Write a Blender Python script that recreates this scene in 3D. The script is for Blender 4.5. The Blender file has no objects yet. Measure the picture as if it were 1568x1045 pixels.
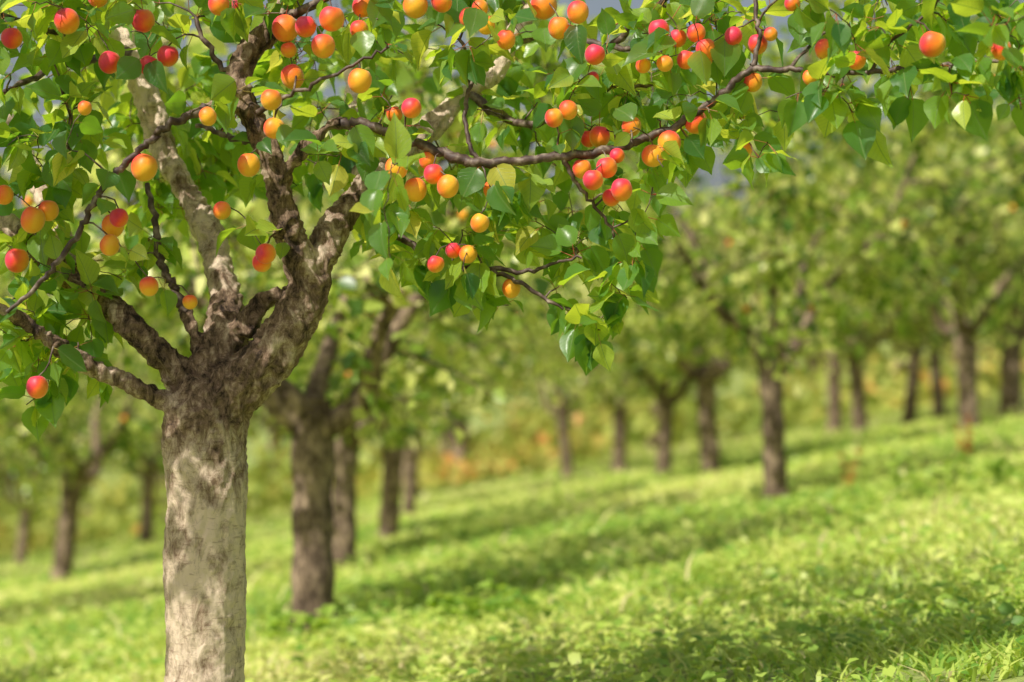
import bpy, math, numpy as np
from mathutils import Vector, noise
rng = np.random.default_rng(11)
sc = bpy.context.scene
TAU = 2*math.pi

# ------------------------------------------------------------------ helpers
def nrm(a):
    return a/np.maximum(np.linalg.norm(a, axis=-1, keepdims=True), 1e-9)

def link(ob, parent=None):
    sc.collection.objects.link(ob)
    if parent is not None: ob.parent = parent
    return ob

def mesh_np(name, V, F, mat, rnd=None, uv=None, smooth=True, extra=None):
    V = np.asarray(V, dtype=np.float32); F = np.asarray(F, dtype=np.int32)
    me = bpy.data.meshes.new(name)
    k = F.shape[1]
    me.vertices.add(len(V)); me.vertices.foreach_set("co", V.ravel())
    me.loops.add(F.size); me.loops.foreach_set("vertex_index", F.ravel())
    me.polygons.add(len(F)); me.polygons.foreach_set("loop_start", np.arange(0, F.size, k, dtype=np.int32))
    me.update(calc_edges=True)
    if smooth: me.polygons.foreach_set("use_smooth", np.ones(len(F), dtype=bool))
    if rnd is not None:
        a = me.attributes.new("rnd", 'FLOAT', 'POINT'); a.data.foreach_set("value", np.asarray(rnd, dtype=np.float32))
    if extra is not None:
        a = me.attributes.new("blush", 'FLOAT', 'POINT'); a.data.foreach_set("value", np.asarray(extra, dtype=np.float32))
    if uv is not None:
        u = me.uv_layers.new(name="UVMap")
        u.data.foreach_set("uv", np.asarray(uv, dtype=np.float32)[F.ravel()].ravel())
    me.materials.append(mat)
    me.validate()
    return me

class Acc:
    def __init__(s): s.V=[]; s.F=[]; s.n=0
    def add(s, V, F):
        s.V.append(V); s.F.append(F+s.n); s.n += len(V)
    def get(s): return np.concatenate(s.V), np.concatenate(s.F)

def catmull(P, sub):
    P = np.asarray(P, float)
    Q = np.vstack([2*P[0]-P[1], P, 2*P[-1]-P[-2]])
    out = []
    for i in range(1, len(Q)-2):
        p0,p1,p2,p3 = Q[i-1],Q[i],Q[i+1],Q[i+2]
        for t in np.linspace(0,1,sub,endpoint=False):
            out.append(.5*((2*p1)+(-p0+p2)*t+(2*p0-5*p1+4*p2-p3)*t*t+(-p0+3*p1-3*p2+p3)*t**3))
    out.append(Q[-2]); return np.array(out)

def tube(P, R, sides=8, closed=False):
    P = np.asarray(P,float); R = np.asarray(R,float)
    T = nrm(np.gradient(P, axis=0))
    if closed:
        P = np.vstack([P[0]-T[0]*R[0]*.3, P, P[-1]+T[-1]*R[-1]*.3]); R = np.r_[R[0]*.01, R, R[-1]*.01]
        T = np.vstack([T[0],T,T[-1]])
    up = np.array([0.,0,1]) if abs(T[0][2])<.9 else np.array([1.,0,0])
    u = nrm(np.cross(T[0], up)); rings=[]
    ang = np.arange(sides)/sides*TAU
    for i in range(len(P)):
        u = nrm(u - T[i]*np.dot(u,T[i])); v = np.cross(T[i],u)
        rings.append(P[i]+R[i]*(np.cos(ang)[:,None]*u+np.sin(ang)[:,None]*v))
    V = np.vstack(rings); n=len(P)
    i = np.arange(n-1)[:,None]*sides; j=np.arange(sides)[None,:]; j2=(j+1)%sides
    F = np.stack([i+j, i+j2, i+sides+j2, i+sides+j],-1).reshape(-1,4)
    return V,F

# ------------------------------------------------------------------ materials
def newmat(name):
    m = bpy.data.materials.new(name); m.use_nodes=True
    nt=m.node_tree; nt.nodes.clear()
    return m, nt.nodes, nt.links
def ramp(N, stops):
    r=N.new('ShaderNodeValToRGB'); e=r.color_ramp.elements
    while len(e)<len(stops): e.new(.5)
    for el,(p,c) in zip(e,stops): el.position=p; el.color=(*c,1)
    return r
def mathf(N,L):
    def M(op,x,y=None,z=None):
        n=N.new('ShaderNodeMath'); n.operation=op
        for i,v in enumerate((x,y,z)):
            if v is None: continue
            if isinstance(v,(int,float)): n.inputs[i].default_value=v
            else: L.new(v,n.inputs[i])
        return n.outputs[0]
    return M

def leaf_material(name, stops, tstops, trans=.42, rough=.42, veins=False, spec=.4):
    m,N,L = newmat(name); M=mathf(N,L)
    out=N.new('ShaderNodeOutputMaterial'); mix=N.new('ShaderNodeMixShader'); mix.inputs[0].default_value=trans
    p=N.new('ShaderNodeBsdfPrincipled'); p.inputs['Roughness'].default_value=rough; p.inputs['Specular IOR Level'].default_value=spec
    t=N.new('ShaderNodeBsdfTranslucent')
    a=N.new('ShaderNodeAttribute'); a.attribute_name='rnd'
    oi=N.new('ShaderNodeObjectInfo')
    ad=M('ADD',M('MULTIPLY',oi.outputs['Random'],.25),M('SUBTRACT',a.outputs['Fac'],.125))
    r1=ramp(N,stops); r2=ramp(N,tstops)
    L.new(ad,r1.inputs[0]); L.new(ad,r2.inputs[0])
    c1,c2=r1.outputs[0],r2.outputs[0]
    if veins:
        uv=N.new('ShaderNodeUVMap'); s=N.new('ShaderNodeSeparateXYZ'); L.new(uv.outputs[0],s.inputs[0])
        au=M('ABSOLUTE',M('SUBTRACT',s.outputs[0],.5))
        mid=M('LESS_THAN',au,.013)
        ph=M('SUBTRACT',s.outputs[1],M('MULTIPLY',au,.85))
        sv=M('GREATER_THAN',M('SINE',M('MULTIPLY',ph,52.)),.965)
        v=M('MAXIMUM',mid,M('MULTIPLY',sv,.55))
        def mixc(c,col,f):
            mm=N.new('ShaderNodeMixRGB'); L.new(f,mm.inputs[0]); L.new(c,mm.inputs[1]); mm.inputs[2].default_value=(*col,1); return mm.outputs[0]
        nz=N.new('ShaderNodeTexNoise'); nz.inputs['Scale'].default_value=60
        c1=mixc(c1,(.30,.40,.14),M('MULTIPLY',v,.6)); c2=mixc(c2,(.20,.36,.02),M('MULTIPLY',v,.7))
        bp=N.new('ShaderNodeBump'); bp.inputs['Strength'].default_value=.35; bp.inputs['Distance'].default_value=.002
        L.new(M('SUBTRACT',nz.outputs[0],v),bp.inputs['Height']); L.new(bp.outputs[0],p.inputs['Normal'])
    L.new(c1,p.inputs['Base Color']); L.new(c2,t.inputs[0])
    L.new(p.outputs[0],mix.inputs[1]); L.new(t.outputs[0],mix.inputs[2]); L.new(mix.outputs[0],out.inputs[0])
    return m

MAT_LEAF = leaf_material('apricot_leaf',
    [(0,(.04,.13,.04)),(.45,(.10,.24,.04)),(.8,(.32,.47,.06)),(.97,(.52,.62,.10)),(1,(.60,.50,.08))],
    [(0,(.36,.66,.03)),(.45,(.72,.92,.04)),(.8,(.95,.97,.08)),(.97,(.96,.97,.14)),(1,(.95,.80,.10))], .5, .33, True, .55)
MAT_LEAFBG = leaf_material('orchard_leaf',
    [(0,(.05,.12,.025)),(.4,(.24,.37,.06)),(.75,(.68,.72,.18)),(1,(.90,.87,.38))],
    [(0,(.20,.40,.03)),(.4,(.68,.83,.08)),(.75,(.95,.96,.22)),(1,(.97,.95,.40))], .42, .32, spec=.5)
MAT_SHRUB = leaf_material('shrub_leaf',
    [(0,(.18,.28,.06)),(.6,(.50,.54,.13)),(.93,(.68,.58,.16)),(1,(.74,.36,.10))],
    [(0,(.45,.60,.09)),(.6,(.82,.84,.15)),(.93,(.92,.76,.2)),(1,(.88,.42,.13))], .4, .5)
MAT_GRASS = leaf_material('grass_blade',
    [(0,(.13,.27,.04)),(.4,(.40,.55,.10)),(.75,(.74,.78,.23)),(.93,(.82,.80,.33)),(1,(.76,.62,.38))],
    [(0,(.38,.66,.05)),(.4,(.78,.92,.12)),(.75,(.95,.97,.28)),(.93,(.96,.95,.38)),(1,(.88,.74,.45))], .42, .42, spec=.4)

def bark_material(name, dark, midc, light, scale=1., painted_shade=False):
    m,N,L=newmat(name); M=mathf(N,L)
    out=N.new('ShaderNodeOutputMaterial'); p=N.new('ShaderNodeBsdfPrincipled'); p.inputs['Roughness'].default_value=.85
    p.inputs['Specular IOR Level'].default_value=.25
    tc=N.new('ShaderNodeTexCoord'); mp=N.new('ShaderNodeMapping'); mp.inputs['Scale'].default_value=(1,1,.5)
    L.new(tc.outputs['Object'],mp.inputs[0])
    n1=N.new('ShaderNodeTexNoise'); n1.inputs['Scale'].default_value=30*scale; n1.inputs['Detail'].default_value=10; n1.inputs['Roughness'].default_value=.78
    n1.inputs['Distortion'].default_value=.5
    L.new(mp.outputs[0],n1.inputs['Vector'])
    n2=N.new('ShaderNodeTexNoise'); n2.inputs['Scale'].default_value=7*scale; n2.inputs['Detail'].default_value=6; n2.inputs['Roughness'].default_value=.65
    L.new(tc.outputs['Object'],n2.inputs['Vector'])
    mp2=N.new('ShaderNodeMapping'); mp2.inputs['Scale'].default_value=(30,30,170); L.new(tc.outputs['Object'],mp2.inputs[0])
    n3=N.new('ShaderNodeTexNoise'); n3.inputs['Scale'].default_value=1*scale; n3.inputs['Detail'].default_value=3; n3.inputs['Distortion'].default_value=.5; L.new(mp2.outputs[0],n3.inputs['Vector'])
    n4=N.new('ShaderNodeTexNoise'); n4.inputs['Scale'].default_value=95*scale; n4.inputs['Detail'].default_value=6; L.new(mp.outputs[0],n4.inputs['Vector'])
    f=M('ADD',M('MULTIPLY',n2.outputs[0],.38),M('MULTIPLY',n1.outputs[0],.62))
    if painted_shade:  # bark tone by height, with canopy shade painted in above the fork
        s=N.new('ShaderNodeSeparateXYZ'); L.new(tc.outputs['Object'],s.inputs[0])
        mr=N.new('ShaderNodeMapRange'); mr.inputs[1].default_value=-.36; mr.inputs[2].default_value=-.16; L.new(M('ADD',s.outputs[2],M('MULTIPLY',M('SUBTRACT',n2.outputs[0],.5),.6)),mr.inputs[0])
        mb=N.new('ShaderNodeMapRange'); mb.inputs[1].default_value=4.56; mb.inputs[2].default_value=4.72; mb.inputs[3].default_value=1; mb.inputs[4].default_value=-.1; L.new(s.outputs[1],mb.inputs[0])  # back limb spared the darkening and painted paler, as if sunlit
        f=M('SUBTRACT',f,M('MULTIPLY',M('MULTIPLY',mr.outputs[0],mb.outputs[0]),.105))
        f=M('ADD',f,.068)  # overall lift that paints the lower trunk sunlit
    r=ramp(N,[(.39,dark),(.47,midc),(.59,light)]); L.new(f,r.inputs[0])
    lr=ramp(N,[(.60,(1,1,1)),(.68,(.42,.33,.27))]); L.new(n3.outputs[0],lr.inputs[0])
    m2=N.new('ShaderNodeMixRGB'); m2.blend_type='MULTIPLY'; m2.inputs[0].default_value=.5; L.new(r.outputs[0],m2.inputs[1]); L.new(lr.outputs[0],m2.inputs[2])
    L.new(m2.outputs[0],p.inputs['Base Color'])
    bp=N.new('ShaderNodeBump'); bp.inputs['Strength'].default_value=.9; bp.inputs['Distance'].default_value=.012
    L.new(M('ADD',M('ADD',n1.outputs[0],M('MULTIPLY',n4.outputs[0],.25)),M('MULTIPLY',n3.outputs[0],.12)),bp.inputs['Height']); L.new(bp.outputs[0],p.inputs['Normal'])
    L.new(p.outputs[0],out.inputs[0]); return m
MAT_BARK = bark_material('apricot_bark',(.03,.019,.014),(.25,.165,.11),(.80,.64,.49),painted_shade=True)
MAT_BARKBG = bark_material('orchard_bark',(.03,.02,.015),(.13,.09,.062),(.50,.37,.26))

def twig_material():
    m,N,L=newmat('twig_bark'); out=N.new('ShaderNodeOutputMaterial'); p=N.new('ShaderNodeBsdfPrincipled')
    p.inputs['Roughness'].default_value=.6
    n=N.new('ShaderNodeTexNoise'); n.inputs['Scale'].default_value=45; n.inputs['Detail'].default_value=6
    tc=N.new('ShaderNodeTexCoord'); L.new(tc.outputs['Object'],n.inputs['Vector'])
    r=ramp(N,[(.3,(.03,.015,.012)),(.5,(.085,.05,.038)),(.7,(.28,.22,.17))]); L.new(n.outputs[0],r.inputs[0]); L.new(r.outputs[0],p.inputs['Base Color'])
    b=N.new('ShaderNodeBump'); b.inputs['Strength'].default_value=.6; b.inputs['Distance'].default_value=.003; L.new(n.outputs[0],b.inputs['Height']); L.new(b.outputs[0],p.inputs['Normal'])
    L.new(p.outputs[0],out.inputs[0]); return m
MAT_TWIG=twig_material()
def petiole_material():
    m,N,L=newmat('petiole'); out=N.new('ShaderNodeOutputMaterial'); p=N.new('ShaderNodeBsdfPrincipled')
    n=N.new('ShaderNodeTexNoise'); n.inputs['Scale'].default_value=8
    r=ramp(N,[(.4,(.40,.08,.04)),(.6,(.38,.35,.07))]); L.new(n.outputs[0],r.inputs[0]); L.new(r.outputs[0],p.inputs['Base Color'])
    L.new(p.outputs[0],out.inputs[0]); return m
MAT_PET=petiole_material()

def fruit_material():
    m,N,L=newmat('apricot_skin'); out=N.new('ShaderNodeOutputMaterial'); p=N.new('ShaderNodeBsdfPrincipled')
    a=N.new('ShaderNodeAttribute'); a.attribute_name='blush'
    tc=N.new('ShaderNodeTexCoord')
    n=N.new('ShaderNodeTexNoise'); n.inputs['Scale'].default_value=50; n.inputs['Detail'].default_value=8; n.inputs['Roughness'].default_value=.6; L.new(tc.outputs['Object'],n.inputs['Vector'])
    ad=N.new('ShaderNodeMath'); ad.operation='MULTIPLY_ADD'; ad.inputs[1].default_value=.6; L.new(n.outputs[0],ad.inputs[0])
    sb=N.new('ShaderNodeMath'); sb.operation='SUBTRACT'; sb.inputs[1].default_value=.30; L.new(a.outputs['Fac'],sb.inputs[0]); L.new(sb.outputs[0],ad.inputs[2])
    r=ramp(N,[(0,(.92,.46,.02)),(.28,(.95,.29,.012)),(.58,(.93,.14,.015)),(.80,(.84,.045,.035)),(1,(.68,.025,.08))]); L.new(ad.outputs[0],r.inputs[0])
    L.new(r.outputs[0],p.inputs['Base Color']); p.inputs['Roughness'].default_value=.5
    p.inputs['Subsurface Weight'].default_value=.12; p.inputs['Subsurface Radius'].default_value=(.012,.004,.002); p.inputs['Subsurface Scale'].default_value=1.
    p.inputs['Sheen Weight'].default_value=.2
    L.new(p.outputs[0],out.inputs[0]); return m
MAT_FRUIT=fruit_material()

def ground_material():
    m,N,L=newmat('orchard_turf'); out=N.new('ShaderNodeOutputMaterial'); p=N.new('ShaderNodeBsdfPrincipled'); p.inputs['Roughness'].default_value=.95
    tc=N.new('ShaderNodeTexCoord')
    n=N.new('ShaderNodeTexNoise'); n.inputs['Scale'].default_value=.8; n.inputs['Detail'].default_value=10; n.inputs['Roughness'].default_value=.7; L.new(tc.outputs['Object'],n.inputs['Vector'])
    r=ramp(N,[(.3,(.24,.18,.09)),(.45,(.24,.28,.08)),(.6,(.36,.45,.11)),(.75,(.48,.50,.18))]); L.new(n.outputs[0],r.inputs[0]); L.new(r.outputs[0],p.inputs['Base Color'])
    n2=N.new('ShaderNodeTexNoise'); n2.inputs['Scale'].default_value=25; n2.inputs['Detail'].default_value=6; L.new(tc.outputs['Object'],n2.inputs['Vector'])
    b=N.new('ShaderNodeBump'); b.inputs['Distance'].default_value=.04; L.new(n2.outputs[0],b.inputs['Height']); L.new(b.outputs[0],p.inputs['Normal'])
    L.new(p.outputs[0],out.inputs[0]); return m
MAT_GROUND=ground_material()

# ------------------------------------------------------------------ terrain
def gz(x,y):
    x=np.asarray(x,float); y=np.asarray(y,float)
    z=-.75+.17*25*np.tanh(x/25)-.047*y+.0011*np.clip(y-38,0,60)**2*.6+np.clip(y-98,0,None)*.08
    z=z+.008*np.sin(x*1.7+.6*y)+.007*np.sin(y*1.3-x*.8)+.005*np.sin(3.1*x+2.3*y)
    return z
gx=np.sinh(np.linspace(-5.2,5.2,190))*3.2; gy=np.sinh(np.linspace(-2.5,5.4,210))*4+5
GX,GY=np.meshgrid(gx,gy); GV=np.stack([GX,GY,gz(GX,GY)],-1).reshape(-1,3)
i=np.arange(len(gy)-1)[:,None]*len(gx); j=np.arange(len(gx)-1)[None,:]
GF=np.stack([i+j,i+j+1,i+len(gx)+j+1,i+len(gx)+j],-1).reshape(-1,4)
link(bpy.data.objects.new('ground',mesh_np('ground',GV,GF,MAT_GROUND)))

# ------------------------------------------------------------------ leaf templates
def leaf_template(fold,curl,twist,wave,seed):
    r=np.random.default_rng(seed)
    ts=np.array([0,.07,.2,.36,.54,.72,.86,1.]); ws=np.array([.02,.20,.355,.40,.345,.21,.085,.004])
    ss=np.array([-1,-.5,0,.5,1.])
    V=[];UV=[]
    for t,w in zip(ts,ws):
        for s in ss:
            x=s*w; y=t+(-.05*abs(s) if t<.1 else 0)
            z=fold*abs(x)-curl*t*t+wave*math.sin(t*11+s*2+seed)*abs(s)*w+.04*r.normal()*abs(s)*.3
            z+=twist*x*t
            V.append((x,y,z)); UV.append((.5+x,t))
    n=len(ss); F=[(a*n+b,a*n+b+1,(a+1)*n+b+1,(a+1)*n+b) for a in range(len(ts)-1) for b in range(n-1)]
    return np.array(V),np.array(F),np.array(UV)
TEMPL=[leaf_template(.35,.10,.2,.12,1),leaf_template(.12,.28,-.3,.18,2),leaf_template(.55,.18,.1,.08,3),leaf_template(.22,-.06,.4,.15,4),leaf_template(.45,.40,-.2,.12,5)]
LOWV=np.array([(0,0,0),(-.36,.35,.10),(0,.4,0),(.36,.35,.10),(-.2,.78,.0),(0,1,-.15),(.2,.78,.0)]); 
LOWF=np.array([(0,2,4,1),(0,3,6,2),(2,6,5,4)])

def frames(d,n):
    d=nrm(d); s=nrm(np.cross(d,n)); n2=np.cross(s,d); return s,d,n2
def place(T,base,d,n,size,wid=None):
    s,d,n2=frames(d,n)
    if wid is None: wid=np.ones(len(base))
    V=base[:,None,:]+size[:,None,None]*(T[None,:,0,None]*wid[:,None,None]*s[:,None,:]+T[None,:,1,None]*d[:,None,:]+T[None,:,2,None]*n2[:,None,:])
    return V
def leaf_mesh_hi(name,base,d,n,size,rnd,mat):
    VV=[];FF=[];UU=[];RR=[];off=0
    k=rng.integers(0,len(TEMPL),len(base)); wid=rng.uniform(.85,1.1,len(base))
    for q,(T,F,U) in enumerate(TEMPL):
        idx=np.where(k==q)[0]
        if not len(idx): continue
        V=place(T,base[idx],d[idx],n[idx],size[idx],wid[idx]); m=len(T)
        VV.append(V.reshape(-1,3)); FF.append((F[None]+(np.arange(len(idx))*m)[:,None,None]).reshape(-1,4)+off)
        UU.append(np.tile(U,(len(idx),1))); RR.append(np.repeat(rnd[idx],m)); off+=len(idx)*m
    return mesh_np(name,np.concatenate(VV),np.concatenate(FF),mat,np.concatenate(RR),np.concatenate(UU))
def leaf_mesh_lo(name,base,d,n,size,rnd,mat):
    V=place(LOWV,base,d,n,size,rng.uniform(.8,1.15,len(base))); m=len(LOWV)
    F=(LOWF[None]+(np.arange(len(base))*m)[:,None,None]).reshape(-1,4)
    return mesh_np(name,V.reshape(-1,3),F,mat,np.repeat(rnd,m),smooth=False)

def fruit_template(nu=18,nv=12):
    V=[];
    for a in range(nv+1):
        th=math.pi*a/nv
        for b in range(nu):
            ph=TAU*b/nu; pp=min(ph,TAU-ph)
            r=1-.10*math.exp(-(pp/.22)**2)*math.sin(th)**.7
            dim=.16*math.exp(-(th/.38)**2)
            V.append((r*math.sin(th)*math.cos(ph)*.97,r*math.sin(th)*math.sin(ph),(math.cos(th)-dim)*1.04))
    F=[(a*nu+b,a*nu+(b+1)%nu,(a+1)*nu+(b+1)%nu,(a+1)*nu+b) for a in range(nv) for b in range(nu)]
    return np.array(V),np.array(F)[:,::-1]
def fruit_mesh(name,C,R,B,tpl):
    T,F=tpl; acc=Acc(); bl=[]
    for c,r,b in zip(C,R,B):
        a=rng.uniform(0,TAU); t=rng.normal(0,.22,2)
        Rz=np.array([[math.cos(a),-math.sin(a),0],[math.sin(a),math.cos(a),0],[0,0,1]])
        Rx=np.array([[1,0,0],[0,math.cos(t[0]),-math.sin(t[0])],[0,math.sin(t[0]),math.cos(t[0])]])
        Ry=np.array([[math.cos(t[1]),0,math.sin(t[1])],[0,1,0],[-math.sin(t[1]),0,math.cos(t[1])]])
        Q=T@(Rz@Rx@Ry).T
        acc.add(c+r*Q*np.array([1,1,rng.uniform(.95,1.06)]),F)
        bd=nrm(np.array([-.75,-.0,.7])+rng.normal(0,.4,3)); bl.append(np.clip(b*.9-.02+.6*(Q@bd),0,1))
    V,F=acc.get(); return mesh_np(name,V,F,MAT_FRUIT,extra=np.concatenate(bl))
FT=fruit_template(); FTL=fruit_template(8,6)

# ================================================================== MAIN APRICOT TREE
# The tree is laid out in image pixel coordinates, each pixel 1.476 mm in the plane of its trunk (4.5 m out);
# the third number is how far (m) each point lies behind (+) or in front (-) of that plane.
G=4.5/3049.; Y0=4.5
def E(u,v,dy):
    k=(Y0+dy)/Y0
    return np.array([(u-784)*G*k, Y0+dy, (522-v)*G*k])
def limb(pts,sub=8):
    P=np.array([E(p[0],p[1],p[2]) for p in pts]); R=np.array([p[3]*.5*G*(Y0+p[2])/Y0 for p in pts])
    Q=catmull(np.c_[P,R],sub); return Q[:,:3],np.maximum(Q[:,3],.001)
thick=[
 [(316,1262,.0,190),(315,1225,0,150),(314,1150,0,130),(315,1045,0,124),(314,930,0,122),(313,830,0,124),(316,740,0,124),(314,680,0,126),(318,630,.0,126),(330,585,0,90)],
 [(320,650,0,105),(352,605,-.01,92),(400,560,-.03,80),(440,505,-.03,76),(472,450,-.03,68),(484,410,-.02,56),(508,355,.03,48),(545,305,.08,42),(600,250,.15,38),(670,185,.22,36),(715,145,.26,32),(760,112,.3,30),(785,55,.33,24),(830,-10,.36,20),(900,-120,.4,16),(960,-260,.4,10)],
 [(478,440,-.03,60),(455,390,-.05,48),(436,335,-.07,42),(424,275,-.08,37),(408,225,-.08,35),(385,180,-.08,37),(366,130,-.07,38),(378,85,-.05,40),(415,45,-.03,38),(445,0,0,36),(470,-70,.02,32),(520,-200,.05,26),(600,-360,.05,18),(680,-500,.1,10)],
 [(312,640,.0,90),(322,580,.03,78),(345,520,.07,68),(347,465,.12,52),(336,410,.18,44),(316,350,.24,40),(285,290,.3,38),(248,225,.35,40),(225,150,.38,40),(198,80,.4,38),(160,30,.42,34),(90,-20,.45,28),(0,-90,.5,22),(-90,-220,.5,12)],
 [(312,640,.02,80),(285,590,.02,58),(250,550,.01,48),(208,505,0,44),(172,470,.03,40),(120,430,.08,38),(60,385,.12,38),(0,335,.15,37),(-80,280,.15,32),(-170,180,.1,22),(-260,60,.1,12)],
 [(300,655,-.02,62),(262,620,-.03,38),(218,597,-.05,31),(150,566,-.08,29),(95,535,-.12,26),(45,497,-.15,24),(-20,455,-.2,22),(-110,400,-.25,18),(-200,330,-.25,10)],
 [(372,510,.03,40),(392,472,.04,32),(415,456,.03,30),(460,450,-.02,32)],
 [(380,140,-.07,30),(346,145,-.1,18),(318,163,-.12,17)],
 [(432,285,-.08,24),(452,246,-.1,20),(476,216,-.11,20),(500,196,-.12,21),(525,188,-.13,18)],
 [(306,540,.05,22),(296,505,.05,17),(283,478,.06,15)],
 [(560,290,.10,34),(545,210,.4,30),(540,110,.7,26),(560,-20,1.0,22),(600,-200,1.1,12)],
 [(120,430,.08,34),(80,330,.4,28),(20,200,.7,26),(-60,60,.8,20),(-120,-60,.9,12)],
]
thin=[
 [(525,188,-.13,18),(560,191,-.14,16),(600,205,-.15,16),(650,224,-.16,15),(700,240,-.17,17),(735,250,-.18,15),(790,247,-.18,14),(860,240,-.18,14),(925,230,-.17,14),(985,214,-.17,13),(1045,186,-.18,12),(1085,160,-.2,12),(1120,130,-.22,11),(1155,105,-.24,11),(1210,106,-.27,9),(1270,113,-.3,9),(1330,111,-.34,8),(1395,104,-.38,8),(1460,99,-.42,7),(1530,93,-.46,6),(1640,80,-.5,5)],
 [(1155,105,-.24,9),(1163,60,-.24,7),(1157,10,-.22,7),(1170,-60,-.2,6),(1200,-160,-.2,4)],
 [(318,163,-.12,17),(285,180,-.14,13),(250,197,-.16,12),(222,222,-.17,11),(190,252,-.18,11),(165,278,-.19,10),(145,305,-.2,10),(122,350,-.2,9),(90,400,-.2,9),(60,435,-.2,8),(10,480,-.2,6)],
 [(283,478,.06,15),(268,445,.08,14),(255,420,.08,13),(243,385,.1,12),(236,330,.12,10),(225,280,.15,8)],
 [(735,250,-.18,8),(717,215,-.17,7),(712,160,-.12,7),(725,110,-.1,6),(705,60,-.1,5)],
 [(545,305,.08,18),(590,345,.04,13),(640,380,0,11),(690,402,-.04,9),(740,411,-.08,8),(800,416,-.1,7),(850,402,-.12,5),(890,392,-.12,4)],
 [(740,411,-.08,8),(790,430,-.12,7),(840,460,-.14,6),(890,482,-.15,5),(920,500,-.15,4)],
 [(860,240,-.18,9),(890,290,-.16,6),(930,340,-.14,5),(960,400,-.12,4)],
 [(790,60,.33,18),(850,50,.2,14),(930,70,.1,12),(975,30,.05,10),(1040,-20,0,9),(1120,-80,-.05,7)],
 [(930,70,.1,10),(1010,80,.0,8),(1090,70,-.06,6)],
 [(1330,111,-.34,6),(1370,60,-.4,5),(1430,10,-.45,5),(1480,-50,-.5,4)],
 [(1210,106,-.27,6),(1250,60,-.2,5),(1300,20,-.15,5),(1340,-40,-.1,4)],
 [(415,45,-.03,22),(470,10,-.1,14),(540,-20,-.15,11),(620,-40,-.2,9),(720,-60,-.2,6)],
 [(198,80,.4,22),(150,90,.25,14),(90,100,.1,11),(30,130,0,9),(-40,170,-.05,6)],
 [(160,30,.42,18),(120,60,.2,12),(60,40,.05,10),(0,20,-.05,8)],
 [(60,385,.12,20),(70,330,.05,12),(95,260,0,9),(110,190,-.05,7),(90,120,-.05,5)],
 [(408,225,-.08,18),(380,215,.0,11),(340,205,.08,9),(300,190,.12,7)],
 [(300,30,-.05,7),(330,90,-.06,9),(370,125,-.07,10)],
 [(385,180,-.08,12),(430,150,-.14,7),(480,130,-.18,6),(540,100,-.2,5),(600,70,-.2,4)],
 [(715,145,.26,18),(800,190,.15,12),(870,170,.05,9),(930,140,0,6),(1000,130,-.05,5)],
 # unseen limb added to carry shading twigs forward and left, above the picture
 [(445,-10,.0,26),(390,-110,-.2,22),(300,-200,-.45,18),(180,-280,-.75,14),(40,-340,-1.05,9)],
]
tree=bpy.data.objects.new('apricot_tree',None); link(tree)
acc=Acc(); nodesP=[]; nodesR=[]
for l in thick:
    P,R=limb(l); acc.add(*tube(P,R,20,closed=True)); nodesP.append(P[5:] if l is not thick[0] else P[-1:]); nodesR.append(R[5:] if l is not thick[0] else R[-1:])
V,F=acc.get()
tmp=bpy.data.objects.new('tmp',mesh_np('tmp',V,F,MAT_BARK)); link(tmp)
md=tmp.modifiers.new('r','REMESH'); md.mode='VOXEL'; md.voxel_size=.0055; md.use_smooth_shade=True
md=tmp.modifiers.new('s','SMOOTH'); md.iterations=8; md.factor=.6
dg=bpy.context.evaluated_depsgraph_get(); me=bpy.data.meshes.new_from_object(tmp.evaluated_get(dg)); me.name='trunk_and_limbs'
bpy.data.objects.remove(tmp)
n=len(me.vertices); co=np.empty(n*3,np.float32); me.vertices.foreach_get('co',co); co=co.reshape(-1,3)
no=np.empty(n*3,np.float32); me.vertex_normals.foreach_get('vector',no); no=no.reshape(-1,3)
dsp=np.empty(n)
for q in range(n):
    x,y,z=map(float,co[q])
    a=noise.noise(Vector((x*8,y*8,z*6))); b=noise.noise(Vector((x*34+a*2,y*34,z*16))); c=noise.noise(Vector((x*80,y*80,z*90)))
    rough=.5+.8*min(1,max(0,(z+.35)/.25))
    dsp[q]=.008*a+(.0075*(.4-abs(b)*2)+.004*c)*rough
co=co+no*dsp[:,None]; me.vertices.foreach_set('co',co.ravel().astype(np.float32)); me.update()
me.polygons.foreach_set('use_smooth',np.ones(len(me.polygons),bool))
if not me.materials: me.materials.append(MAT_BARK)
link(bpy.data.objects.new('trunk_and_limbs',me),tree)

tw=Acc()
for l in thin:
    P,R=limb(l,7); 
    R=R*(1+.12*np.sin(np.arange(len(R))*1.9)*rng.uniform(.3,1,len(R)))
    P=P+rng.normal(0,.0025,P.shape)
    tw.add(*tube(P,R,9)); nodesP.append(P); nodesR.append(R)
NP=np.concatenate(nodesP); NR=np.concatenate(nodesR)

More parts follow.
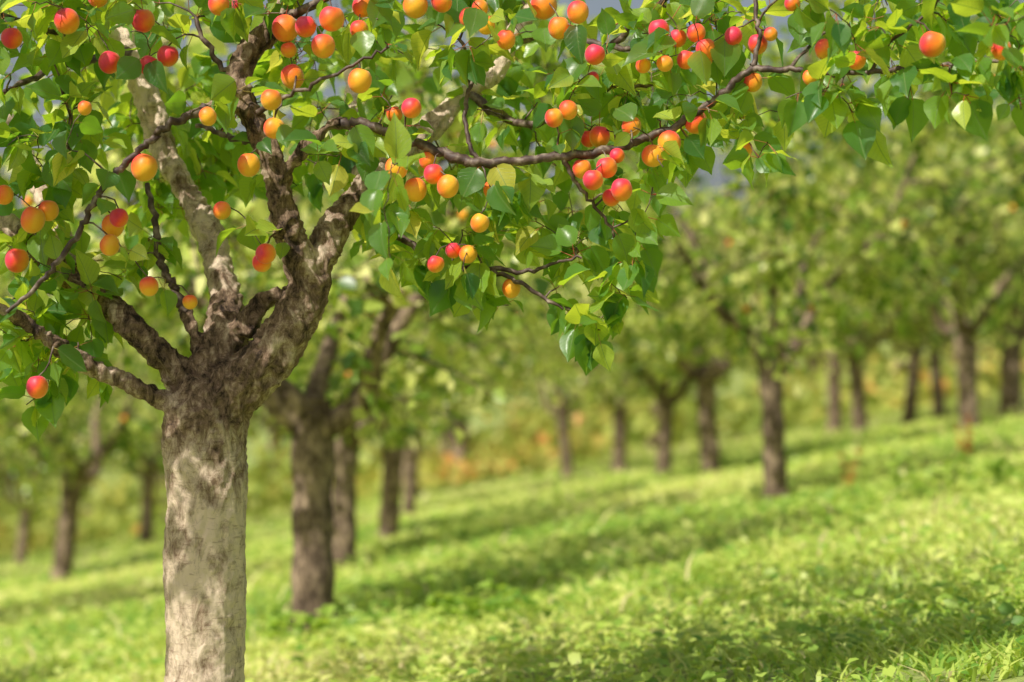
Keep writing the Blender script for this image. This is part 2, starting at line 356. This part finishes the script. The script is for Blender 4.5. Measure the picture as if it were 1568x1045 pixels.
FR=[(102,32,.6,21),(219,31,.75,19),(168,95,.75,18),(18,58,.85,17),(257,85,.9,17),(228,100,.95,16),(221,256,.5,21),(173,345,.35,18),(182,333,.95,15),
(50,336,.3,20),(74,322,.35,17),(26,398,.5,19),(6,298,.3,15),(168,375,.3,16),(340,322,.3,14),(407,388,.65,16),(401,402,.5,15),(291,462,.25,12),(228,438,.35,15),
(57,592,.9,17),(318,178,.3,14),(381,252,.3,18),(420,196,.2,17),(415,152,.25,17),(448,117,.3,19),(437,43,.55,22),(468,40,.7,17),(495,70,.5,19),(508,28,.5,20),
(551,123,.3,19),(550,45,.5,15),(555,10,.45,17),(442,76,.35,13),(636,8,.4,20),(676,2,.35,17),(335,6,.7,17),(368,6,.85,14),(607,257,.2,18),(636,290,.2,18),(664,266,.75,16),
(686,285,.12,17),(655,245,.35,14),(755,290,.15,16),(735,341,.0,15),(694,383,.8,13),(717,389,.35,15),(667,404,.6,14),(783,441,.25,15),(630,165,.6,16),(604,175,.7,13),
(775,60,.3,15),(718,27,.3,16),(744,38,.25,14),(833,8,.4,22),(856,42,.45,17),(885,18,.6,17),(911,83,.8,16),(908,119,.85,10),(1009,46,.85,17),(1038,58,.8,14),(1066,50,.75,15),
(1081,75,.85,16),(1051,91,.8,15),(1078,90,.5,14),(1018,97,.3,13),(1123,55,.8,14),(1153,125,.4,15),(1065,188,.45,17),(1025,218,.25,18),(1000,238,.3,18),(967,193,.35,16),
(918,209,.65,17),(902,212,.55,14),(870,168,.35,15),(848,180,.5,15),(929,256,.8,17),(908,275,.65,16),(891,258,.6,15),(936,302,.4,14),(952,290,.85,17),(945,238,.85,12),
(1140,228,.35,13),(1262,75,.35,15),(1312,92,.65,14),(1428,67,.4,19),(1533,75,.4,15),(1160,67,.8,16),(1213,5,.8,12),(130,165,.4,11),(1180,52,.5,11),(985,100,.4,12),(1240,118,.6,11),(880,52,.6,12),(150,-5,.6,17),(735,12,.3,13)]

def inpoly(p,poly):
    x,y=p; c=False; j=len(poly)-1
    for i in range(len(poly)):
        xi,yi=poly[i]; xj,yj=poly[j]
        if (yi>y)!=(yj>y) and x<(xj-xi)*(y-yi)/(yj-yi)+xi: c=not c
        j=i
    return c
POLY=[(-90,-40),(1660,-40),(1660,130),(1500,120),(1400,130),(1230,150),(1195,210),(1130,200),(1080,220),(1010,320),(965,400),(955,480),(880,510),(830,460),
      (740,420),(690,430),(600,410),(540,380),(560,310),(500,280),(455,300),(380,310),(330,270),(300,350),(235,350),(190,390),(140,440),(110,560),(50,580),(-90,590)]
targets=[]
def depth0(u): return -.5*max(0,(u-1100)/500)
cnt=0
while cnt<325:
    u=rng.uniform(-90,1660); v=rng.uniform(-40,600)
    if not inpoly((u,v),POLY): continue
    d=depth0(u)+rng.normal(.05,.2)
    if 330<u<580 and v>40: d=abs(d-depth0(u))+.08
    if 190<u<400 and 60<v<470: d=.5+rng.random()*.25
    if 640<u<830 and 60<v<200: d=.42+rng.random()*.2 if rng.random()<.5 else d
    if u<260 and v>330: d=abs(d)+.02
    targets.append((E(u,v,d),'t')); cnt+=1
for (u,v,d) in [(905,520,-.15),(930,495,-.15),(885,500,-.12),(945,460,-.14),(870,470,-.12),(850,430,-.1),(960,440,-.12),(1145,245,-.22),(1190,225,-.24),(1005,280,-.15),(990,340,-.12),
                (660,450,-.1),(690,425,-.12),(620,400,-.05),(590,390,-.03),(570,330,-.08),(610,300,-.15),(650,350,-.1),(700,75,-.2),(730,70,-.2),(490,235,-.18),(540,250,-.18),(60,460,.05),(20,530,.0),(130,490,.1),(80,510,.08),(200,390,.1),(215,360,.1),(1350,180,-.4),(1300,170,-.35),(1460,150,-.45),(1560,170,-.5),
                (80,330,-.1),(30,230,-.2),(110,230,-.2),(20,120,-.15),(380,140,-.2),(130,40,-.1),(150,480,.1),(110,440,.08),(30,470,.05),(70,560,.05),(10,580,.05),(-20,500,-.1),(230,370,.1),(180,420,.1),(100,600,.1),(30,610,.05),(160,540,.15),
                (60,500,.05),(40,560,-.05),(110,520,.0),(140,440,.0),(80,420,-.05),(20,450,-.1),(90,570,.0),(50,530,-.1),(130,550,.05),
                (1250,20,-.3),(1350,30,-.4),(1450,40,-.4),(1540,30,-.5),(1500,140,-.5),(1390,150,-.4),(1290,140,-.35),(1200,150,-.3),(1560,110,-.5),(1420,0,-.35),(1080,-5,-.1),(1010,5,-.1),(1310,-10,-.3),(1500,-10,-.45),(1560,60,-.5),(1150,20,-.1),
                (1120,170,-.1),(1060,240,-.1),(960,300,-.05),(900,380,-.05),(820,330,0),(760,360,0),(700,340,0),(860,420,-.05),(930,430,-.1),(780,470,-.05),(740,450,-.05)]:
    targets.append((E(u+rng.normal(0,9),v+rng.normal(0,9),d+rng.normal(0,.04)),'t'))
# crown behind and above
cnt=0
while cnt<170:
    p=np.array([rng.uniform(-2.6,1.3),rng.uniform(4.1,6.3),rng.uniform(.3,2.1)])
    q=(p-np.array([-.6,5.25,1.0]))/np.array([2.0,1.35,1.1])
    if q@q>1 : continue
    if p[2]<.171*p[1]+.06 and (p[1]<5.1): continue
    if p[2]<.1*p[1]: continue
    if p[1]<4.6 and rng.random()<.65: continue
    targets.append((p,'t')); cnt+=1
for _ in range(48):  # unseen twigs added towards the sun to shade fork and upper trunk
    p=np.array([-1.36,3.80,.98])+rng.normal(0,.14,3)*np.array([1,1,.7])
    if p[2]>.171*p[1]+.05: targets.append((p,'t'))
for _ in range(20):  # more unseen twigs, added to dapple the lower trunk
    p=np.array([-1.66,3.45,1.0])+rng.normal(0,.2,3)*np.array([1,1,.7])
    if p[2]>.171*p[1]+.05: targets.append((p,'t'))
for f in FR:
    r=f[3]*G*.95; d=depth0(f[0])-.17+rng.normal(0,.05)
    if f[0]<330 and f[1]<120: d=-.12
    c=E(f[0],f[1],d); targets.append((c+np.array([0,0,r*.82]),'f',c,r,f[2]))
def near(p):
    d=np.linalg.norm(NP-p,axis=1)+NR*.5+np.maximum(0,.004-NR)*6; k=int(np.argmin(d)); return k,d[k]
targets.sort(key=lambda t: near(t[0])[1])
LB=[];LD=[];LN=[];LS=[];PA=[];PB=[];fc=[];fr=[];fb=[]
for t in targets:
    p=t[0]; k,_=near(p); a=NP[k]; L=np.linalg.norm(p-a)
    side=rng.normal(0,.10,3)*L; midp=(a+p)/2+side+np.array([0,0,.16*L])
    m=max(4,int(L/.025)+2); s=np.linspace(0,1,m)[:,None]
    C=(1-s)**2*a+2*s*(1-s)*midp+s*s*p + rng.normal(0,.0022,(m,3))*(s>0)*(s<1)
    r0=min(NR[k]*.8,.0022+.007*L); r1=.0013 if t[1]=='t' else .0015
    R=np.linspace(r0,r1,m); tw.add(*tube(C,R,6))
    NP=np.vstack([NP,C[1:]]); NR=np.r_[NR,R[1:]]
    T=nrm(np.gradient(C,axis=0))
    isf=t[1]=='f'
    if isf: fc.append(t[2]); fr.append(t[3]); fb.append(t[4])
    step=.027; nl=int(min(L*.75,.30)/step)+ (0 if isf else 4)
    if isf: nl=min(nl,3)
    for q in range(nl):
        s_=1-(q*step)/max(L,.05)*rng.uniform(.8,1.2) if q>=3 and not isf else (1-rng.random()*.06 if not isf else rng.uniform(.2,.6))
        s_=min(1,max(.12,s_)); ii=min(m-1,int(s_*(m-1)))
        b=C[ii]; rad=nrm(rng.normal(0,1,3)); rad=nrm(rad-T[ii]*(rad@T[ii]))
        pd=nrm(T[ii]*.45+rad+np.array([0,0,-.25])); pl=rng.uniform(.018,.038)
        b2=b+pd*pl; droop=rng.uniform(.0,.9)
        dd=nrm(pd*.8+rng.normal(0,.25,3)+np.array([0,0,-droop]))
        nn=nrm(np.array([-.2,-.05,.75])+rng.normal(0,.6,3)+rad*.3)
        PA.append(b);PB.append(b2);LB.append(b2);LD.append(dd);LN.append(nn)
        LS.append(rng.uniform(.048,.088)*(.75 if q<2 and rng.random()<.5 else 1))
LB,LD,LN,LS=map(np.array,(LB,LD,LN,LS))
keep=np.ones(len(LB),bool); mid=LB+LD*LS[:,None]*.5
for c,r in zip(fc,fr):
    keep&=np.linalg.norm(mid-c,axis=1)>r+.022
    fr_=mid-c; keep&=~((np.abs(fr_[:,0])<r)&(np.abs(fr_[:,2])<r)&(fr_[:,1]<0)&(fr_[:,1]>-.30))
LB,LD,LN,LS=LB[keep],LD[keep],LN[keep],LS[keep]; PA=np.array(PA)[keep]; PB=np.array(PB)[keep]
V,F=tw.get(); link(bpy.data.objects.new('twigs',mesh_np('twigs',V,F,MAT_TWIG)),tree)
link(bpy.data.objects.new('leaves',leaf_mesh_hi('leaves',LB,LD,LN,LS,np.clip(rng.normal(.48,.3,len(LB)),0,1.1),MAT_LEAF)),tree)
d=nrm(PB-PA); s=nrm(np.cross(d,np.array([.3,.5,.8]))); s2=np.cross(d,s)
ring=[(s*math.cos(a)+s2*math.sin(a))*.0009 for a in (0,TAU/3,2*TAU/3)]
V=np.stack([PA+r for r in ring]+[PB+r for r in ring],1)
F=np.array([(0,1,4,3),(1,2,5,4),(2,0,3,5)])[None]+(np.arange(len(PA))*6)[:,None,None]
link(bpy.data.objects.new('petioles',mesh_np('petioles',V.reshape(-1,3),F.reshape(-1,4),MAT_PET)),tree)
link(bpy.data.objects.new('apricots',fruit_mesh('apricots',fc,fr,fb,FT)),tree)
print('main leaves',len(LB))

# ================================================================== ORCHARD TREES
def make_tree_parts(seed,cr=1.75,h=1.05,tr=.095,nclu=180,per=22,lean=0.):
    global rng
    rng=np.random.default_rng(seed)
    A=Acc(); fork=np.array([lean,0,h])
    tp=np.array([(0,0,-.12,tr*1.45),(0,0,.06,tr*1.12),(lean*.3,0,.35,tr),(lean*.7,.01,.7,tr*.96),(lean,0,h,tr*1.05),(lean,0,h+.12,tr*.8)])
    Q=catmull(tp,6); A.add(*tube(Q[:,:3],Q[:,3]*(1+.06*np.sin(np.arange(len(Q))*1.3)),14))
    nodes=[]
    nl=5; a0=rng.uniform(0,TAU)
    for k in range(nl):
        a=a0+TAU*k/nl+rng.normal(0,.25); ln=rng.uniform(.8,1.05)*cr
        o=np.array([math.cos(a),math.sin(a),0])
        pts=np.array([list(fork+np.array([0,0,-.05]))+[tr*.65]]+[list(fork+o*ln*t*(.8+.2*t)+np.array([0,0,hh])+rng.normal(0,.06,3))+[rr] for t,hh,rr in ((.15,.16,tr*.55),(.35,.5,tr*.38),(.55,.95,tr*.27),(.72,1.4,tr*.17),(.85,1.85,tr*.08))])
        Q=catmull(pts,5); A.add(*tube(Q[:,:3],np.maximum(Q[:,3],.004),9)); nodes.append(Q[6:])
    nodes=np.concatenate(nodes)
    lb=[];ld=[];ln_=[]; fruits=[]
    c=0
    while c<nclu:
        p=rng.normal(0,1,3); p=nrm(p)*rng.uniform(.3,1)**.5
        zz=p[2]
        P=np.array([p[0]*cr*(1.05 if zz<0 else 1),p[1]*cr,2.2+zz*(1.35 if zz<0 else 1.75)])
        f=noise.noise(Vector((P[0]*1.3+seed*7,P[1]*1.3,P[2]*1.3)))
        if f<-.1: continue
        k=int(np.argmin(np.linalg.norm(nodes[:,:3]-P,axis=1))); a=nodes[k,:3]; L=np.linalg.norm(P-a)
        m=6; s=np.linspace(0,1,m)[:,None]; mp=(a+P)/2+np.array([0,0,.18*L])+rng.normal(0,.06,3)*L
        C=(1-s)**2*a+2*s*(1-s)*mp+s*s*P; A.add(*tube(C,np.linspace(min(.018,.004+.012*L),.003,m),4))
        n=per; t=rng.random(n)**.6; B=C[np.minimum(m-1,(t*(m-1)).astype(int))]+rng.normal(0,.085,(n,3))
        lb.append(B); ld.append(nrm(rng.normal(0,.6,(n,3))+nrm(P-fork)*.4+np.array([0,0,-.45]))); ln_.append(nrm(rng.normal(0,.5,(n,3))+np.array([-.35,-.5,.6])))
        if rng.random()<.05: fruits.append(C[-1]+rng.normal(0,.06,3)+np.array([0,0,-.05]))
        c+=1
    lb=np.concatenate(lb); ld=np.concatenate(ld); ln_=np.concatenate(ln_)
    V,F=A.get(); wood=mesh_np('orchard_wood',V,F,MAT_BARKBG)
    lv=leaf_mesh_lo('orchard_leaves',lb,ld,ln_,rng.uniform(.065,.13,len(lb)),np.clip(rng.normal(.5,.34,len(lb)),0,1),MAT_LEAFBG)
    fm=fruit_mesh('orchard_fruit',fruits,[.027]*len(fruits),rng.uniform(.1,.4,len(fruits)),FTL)
    return wood,lv,fm
VAR=[make_tree_parts(21,tr=.105),make_tree_parts(22,cr=1.6,h=.98,tr=.095,lean=.06),make_tree_parts(23,cr=1.85,h=1.1,tr=.10,lean=-.12),make_tree_parts(24,cr=1.7,h=1.0,tr=.082,lean=.1)]
rng=np.random.default_rng(5)
def put_tree(x,y,v,rot,s):
    e=bpy.data.objects.new('apricot_tree',None); link(e)
    e.location=(x,y,float(gz(x,y))); e.rotation_euler=(0,0,rot); e.scale=(s,s,s)
    for nm,m in zip(('trunk_and_limbs','leaves','apricots'),VAR[v]):
        link(bpy.data.objects.new(nm,m),e)
PL=[(-.92,9.2,0,.3,.92),(-1.17,13.8,1,1.2,.9),(-1.07,17.2,2,2.2,.88),(-1.2,23,3,.4,.9),(-4.75,21,2,3.0,1.05),(-5.7,31,1,.9,1.1),
 (.8,28.6,3,2.5,.95),(1.4,26,0,4.0,.85),(1.6,21,1,5.0,.85),(1.9,19,2,1.0,.9),(1.75,13.2,3,4.1,.92),(4.7,29,0,1.9,1.),(4.2,24,1,2.9,.95),(4.9,24.6,3,.2,1.),
 (4.6,20,2,5.2,.95),(5.5,22,0,3.3,1.05),(5.9,27.5,3,2.,1.),(-7.4,30,3,.7,1.),(7.2,28.5,1,4.4,1.),
 (-4.6,13.5,3,5.,1.),(-8,23,1,2.2,1.),(-8.2,17,2,.3,1.),(5.0,15.6,1,.5,1.1),(-4.6,6.6,2,1.1,.9)]
for a in PL: put_tree(*a)
for yy in np.arange(33,62,5.5):
    for xx in np.arange(-20,25,4.6):
        if rng.random()<.05: continue
        x=xx+rng.normal(0,.4); y=yy+rng.normal(0,.5)
        if abs(x)>.3*y+3: continue
        if abs(x+5.7)<1.5 and y<34: continue
        s=rng.uniform(1.3,1.7)*(1 if y>36 else .8)
        put_tree(x,y,int(rng.integers(0,4)),rng.uniform(0,TAU),s)

n=15000
yy=rng.uniform(35,66,n); xx=rng.uniform(-.33,.33,n)*yy*1.1
hh=(.45+.9*np.clip(np.sin(xx*.9+1.3*np.sin(yy*.5))+.4*np.sin(yy*.9),0,1.3))
B=np.stack([xx,yy,gz(xx,yy)+rng.random(n)**.8*hh],1)
link(bpy.data.objects.new('distant_shrubs',leaf_mesh_lo('distant_shrubs',B,nrm(rng.normal(0,1,(n,3))+np.array([0,0,.3])),nrm(rng.normal(0,.7,(n,3))+np.array([0,-.3,.7])),rng.uniform(.18,.36,n),np.clip(.40+.22*np.sin(xx*.7+yy*.4)+.15*(np.exp(-((xx+.3)/2.5)**2))+rng.normal(0,.17,n),0,1),MAT_SHRUB)))

# ================================================================== GRASS
def patch(x,y): return .5+.5*np.sin(x*.9+1.3*np.sin(y*.55))*np.sin(y*.8+1.1*np.sin(x*.7))
def bare(x,y): return np.sin(x*2.1+1.7*np.sin(y*.9+2))*np.sin(y*1.3+1.5*np.sin(x*1.1))
def grass(n,ymin,ymax,power):
    y=ymin+(ymax-ymin)*rng.random(n)**power
    x=rng.uniform(-1,1,n)*(.31*y+1.3)
    k_=~((bare(x,y)>.68)&(rng.random(n)<.65)); x,y=x[k_],y[k_]; n=len(x)
    k=np.sqrt(y/6.)
    pat=.5+.5*np.sin(x*1.9+np.sin(y*1.1)*1.7)*np.sin(y*1.5+np.sin(x*1.3)*1.4)
    pat2=.5+.5*np.sin(x*5.3+2*np.sin(y*3.1))*np.sin(y*4.7+1.5*np.sin(x*3.7))
    H=(.03+.025*pat+.03*pat2)*rng.uniform(.5,1.3,n)*(1+.25*(k-1)); W=rng.uniform(.003,.0068,n)*k*1.2
    tall=(rng.random(n)<.006)&(y>7); H=np.where(tall,H*2.5,H)
    a=rng.uniform(0,TAU,n); w=np.stack([np.cos(a),np.sin(a),0*a],1); b=a+rng.normal(0,.5,n)+math.pi/2
    bd=np.stack([np.cos(b),np.sin(b),0*b],1)*(H*rng.uniform(.5,1.6,n))[:,None]
    base=np.stack([x,y,gz(x,y)-.01],1); up=np.array([0,0,1.])
    m1=base+bd*.3+up*(H*.6)[:,None]; tip=base+bd+up*(H*rng.uniform(.7,1.,n))[:,None]
    W_=W[:,None]*w
    V=np.stack([base-W_*.8,base+W_*.8,m1+W_,m1-W_,tip+W_*.12,tip-W_*.12],1).reshape(-1,3)
    F=(np.array([(0,1,2,3),(3,2,4,5)])[None]+(np.arange(n)*6)[:,None,None]).reshape(-1,4)
    r=np.clip(.10+.35*pat2+.48*patch(x,y)+rng.normal(0,.18,n),0,.93); r=np.where(rng.random(n)<.03+.18*(patch(x,y)>.72),1,r); r=np.where(tall&(rng.random(n)<.6),1,r)
    return V,F,np.repeat(r,6)
V1,F1,R1=grass(145000,4.6,20,1.25); V2,F2,R2=grass(60000,18,50,.9)
link(bpy.data.objects.new('meadow_grass',mesh_np('meadow_grass',np.vstack([V1,V2]),np.vstack([F1,F2+len(V1)]),MAT_GRASS,np.r_[R1,R2],smooth=False)))
n=66000
y=4.6+19*rng.random(n)**1.2; x=rng.uniform(-1,1,n)*(.31*y+1.2)
pt=np.sin(x*2.3+1.9*np.sin(y*1.2))*np.sin(y*2.1+1.4*np.sin(x*1.8+1)); k_=pt>rng.uniform(-.9,.7,n); x,y=x[k_],y[k_]; n=len(x)
B=np.stack([x,y,gz(x,y)+rng.uniform(.015,.08,n)],1); a=rng.uniform(0,TAU,n)
D=np.stack([np.cos(a),np.sin(a),rng.uniform(-.1,.7,n)],1)
link(bpy.data.objects.new('meadow_clover',leaf_mesh_lo('meadow_clover',B,D,nrm(rng.normal(0,.35,(n,3))+np.array([-.2,-.3,1.])),rng.uniform(.025,.06,n)*np.sqrt(y/7),np.clip(.22+.48*patch(x,y)+rng.normal(0,.22,n),0,.93),MAT_GRASS)))

def weed(name,x,y,h,nst,nleaf,sz,mat,rm,spread=.1):
    st=Acc(); lb=[];ld=[]
    z0=float(gz(x,y))-.02
    for _ in range(nst):
        o=rng.normal(0,spread,2); lean=rng.normal(0,.18,2); hh=h*rng.uniform(.6,1.1)
        s=np.linspace(0,1,6)[:,None]; P=np.c_[x+o[0]+lean[0]*s*hh,y+o[1]+lean[1]*s*hh,z0+s*hh]
        st.add(*tube(P,np.linspace(.004,.0015,6),4))
        for q in range(nleaf):
            t=rng.uniform(.15,1); b=P[int(t*5)]; a=rng.uniform(0,TAU); lb.append(b+rng.normal(0,.004,3)); ld.append((math.cos(a),math.sin(a),rng.uniform(-.1,.7)))
    e=bpy.data.objects.new(name,None); link(e)
    V,F=st.get(); link(bpy.data.objects.new('stems',mesh_np('stems',V,F,mat,np.full(len(V),rm))),e)
    lb=np.array(lb); ld=np.array(ld); m=len(lb)
    link(bpy.data.objects.new('leaves',leaf_mesh_hi('weed_leaves',lb,ld,nrm(rng.normal(0,.3,(m,3))+np.array([0,0,1.])),sz*rng.uniform(.6,1.2,m),np.clip(rm+rng.normal(0,.1,m),0,1),mat)),e)
for (x,y,h,ns,nl,sz) in [(-.87,8.7,.22,10,12,.07),(-.75,8.6,.15,7,10,.06),(-.1,8.2,.24,8,11,.075),(.05,8.0,.15,6,9,.06),(1.55,9.4,.18,5,10,.06),(2.35,11.,.36,9,11,.07),(2.6,11.2,.26,6,11,.07),(-.35,8.9,.2,6,8,.06)]:
    weed('leafy_weed',x,y,h,ns,nl,sz,MAT_GRASS,.2,.05+h*.25)
for (x,y) in [(2.2,13.0),(3.25,14.2)]:
    weed('dock_weed',x,y,.40,4,50,.035,MAT_SHRUB,1.1,.02)

# ------------------------------------------------------------------ light
tosun=Vector((-.46,-.49,.74)).normalized()
sd=bpy.data.lights.new('sun','SUN'); sd.energy=5.0; sd.angle=math.radians(.5); sd.color=(1,.95,.84)
so=bpy.data.objects.new('sun',sd); link(so); so.rotation_euler=(-tosun).to_track_quat('-Z','Y').to_euler()
w=bpy.data.worlds.new('World'); sc.world=w; w.use_nodes=True
bg=w.node_tree.nodes['Background']; sk=w.node_tree.nodes.new('ShaderNodeTexSky'); sk.sky_type='NISHITA'; sk.sun_disc=False
sk.sun_elevation=math.asin(tosun.z); sk.sun_rotation=math.atan2(tosun.x,tosun.y); sk.dust_density=5.
hz=w.node_tree.nodes.new('ShaderNodeMixRGB'); hz.inputs[0].default_value=.25; hz.inputs[2].default_value=(7.5,7.8,8.2,1)   # thin summer haze
w.node_tree.links.new(sk.outputs[0],hz.inputs[1]); w.node_tree.links.new(hz.outputs[0],bg.inputs[0]); bg.inputs[1].default_value=.08
sc.view_settings.view_transform='Standard'; sc.view_settings.look='None'; sc.view_settings.exposure=0

# ------------------------------------------------------------------ camera
cd=bpy.data.cameras.new('camera'); cd.lens=70; cd.sensor_width=36; cd.clip_end=2000; cd.clip_start=.05
cd.dof.use_dof=True; cd.dof.focus_distance=4.38; cd.dof.aperture_fstop=2.1; cd.dof.aperture_blades=0
co_=bpy.data.objects.new('camera',cd); link(co_); co_.location=(0,0,0); co_.rotation_euler=(math.radians(90),0,0)
sc.camera=co_
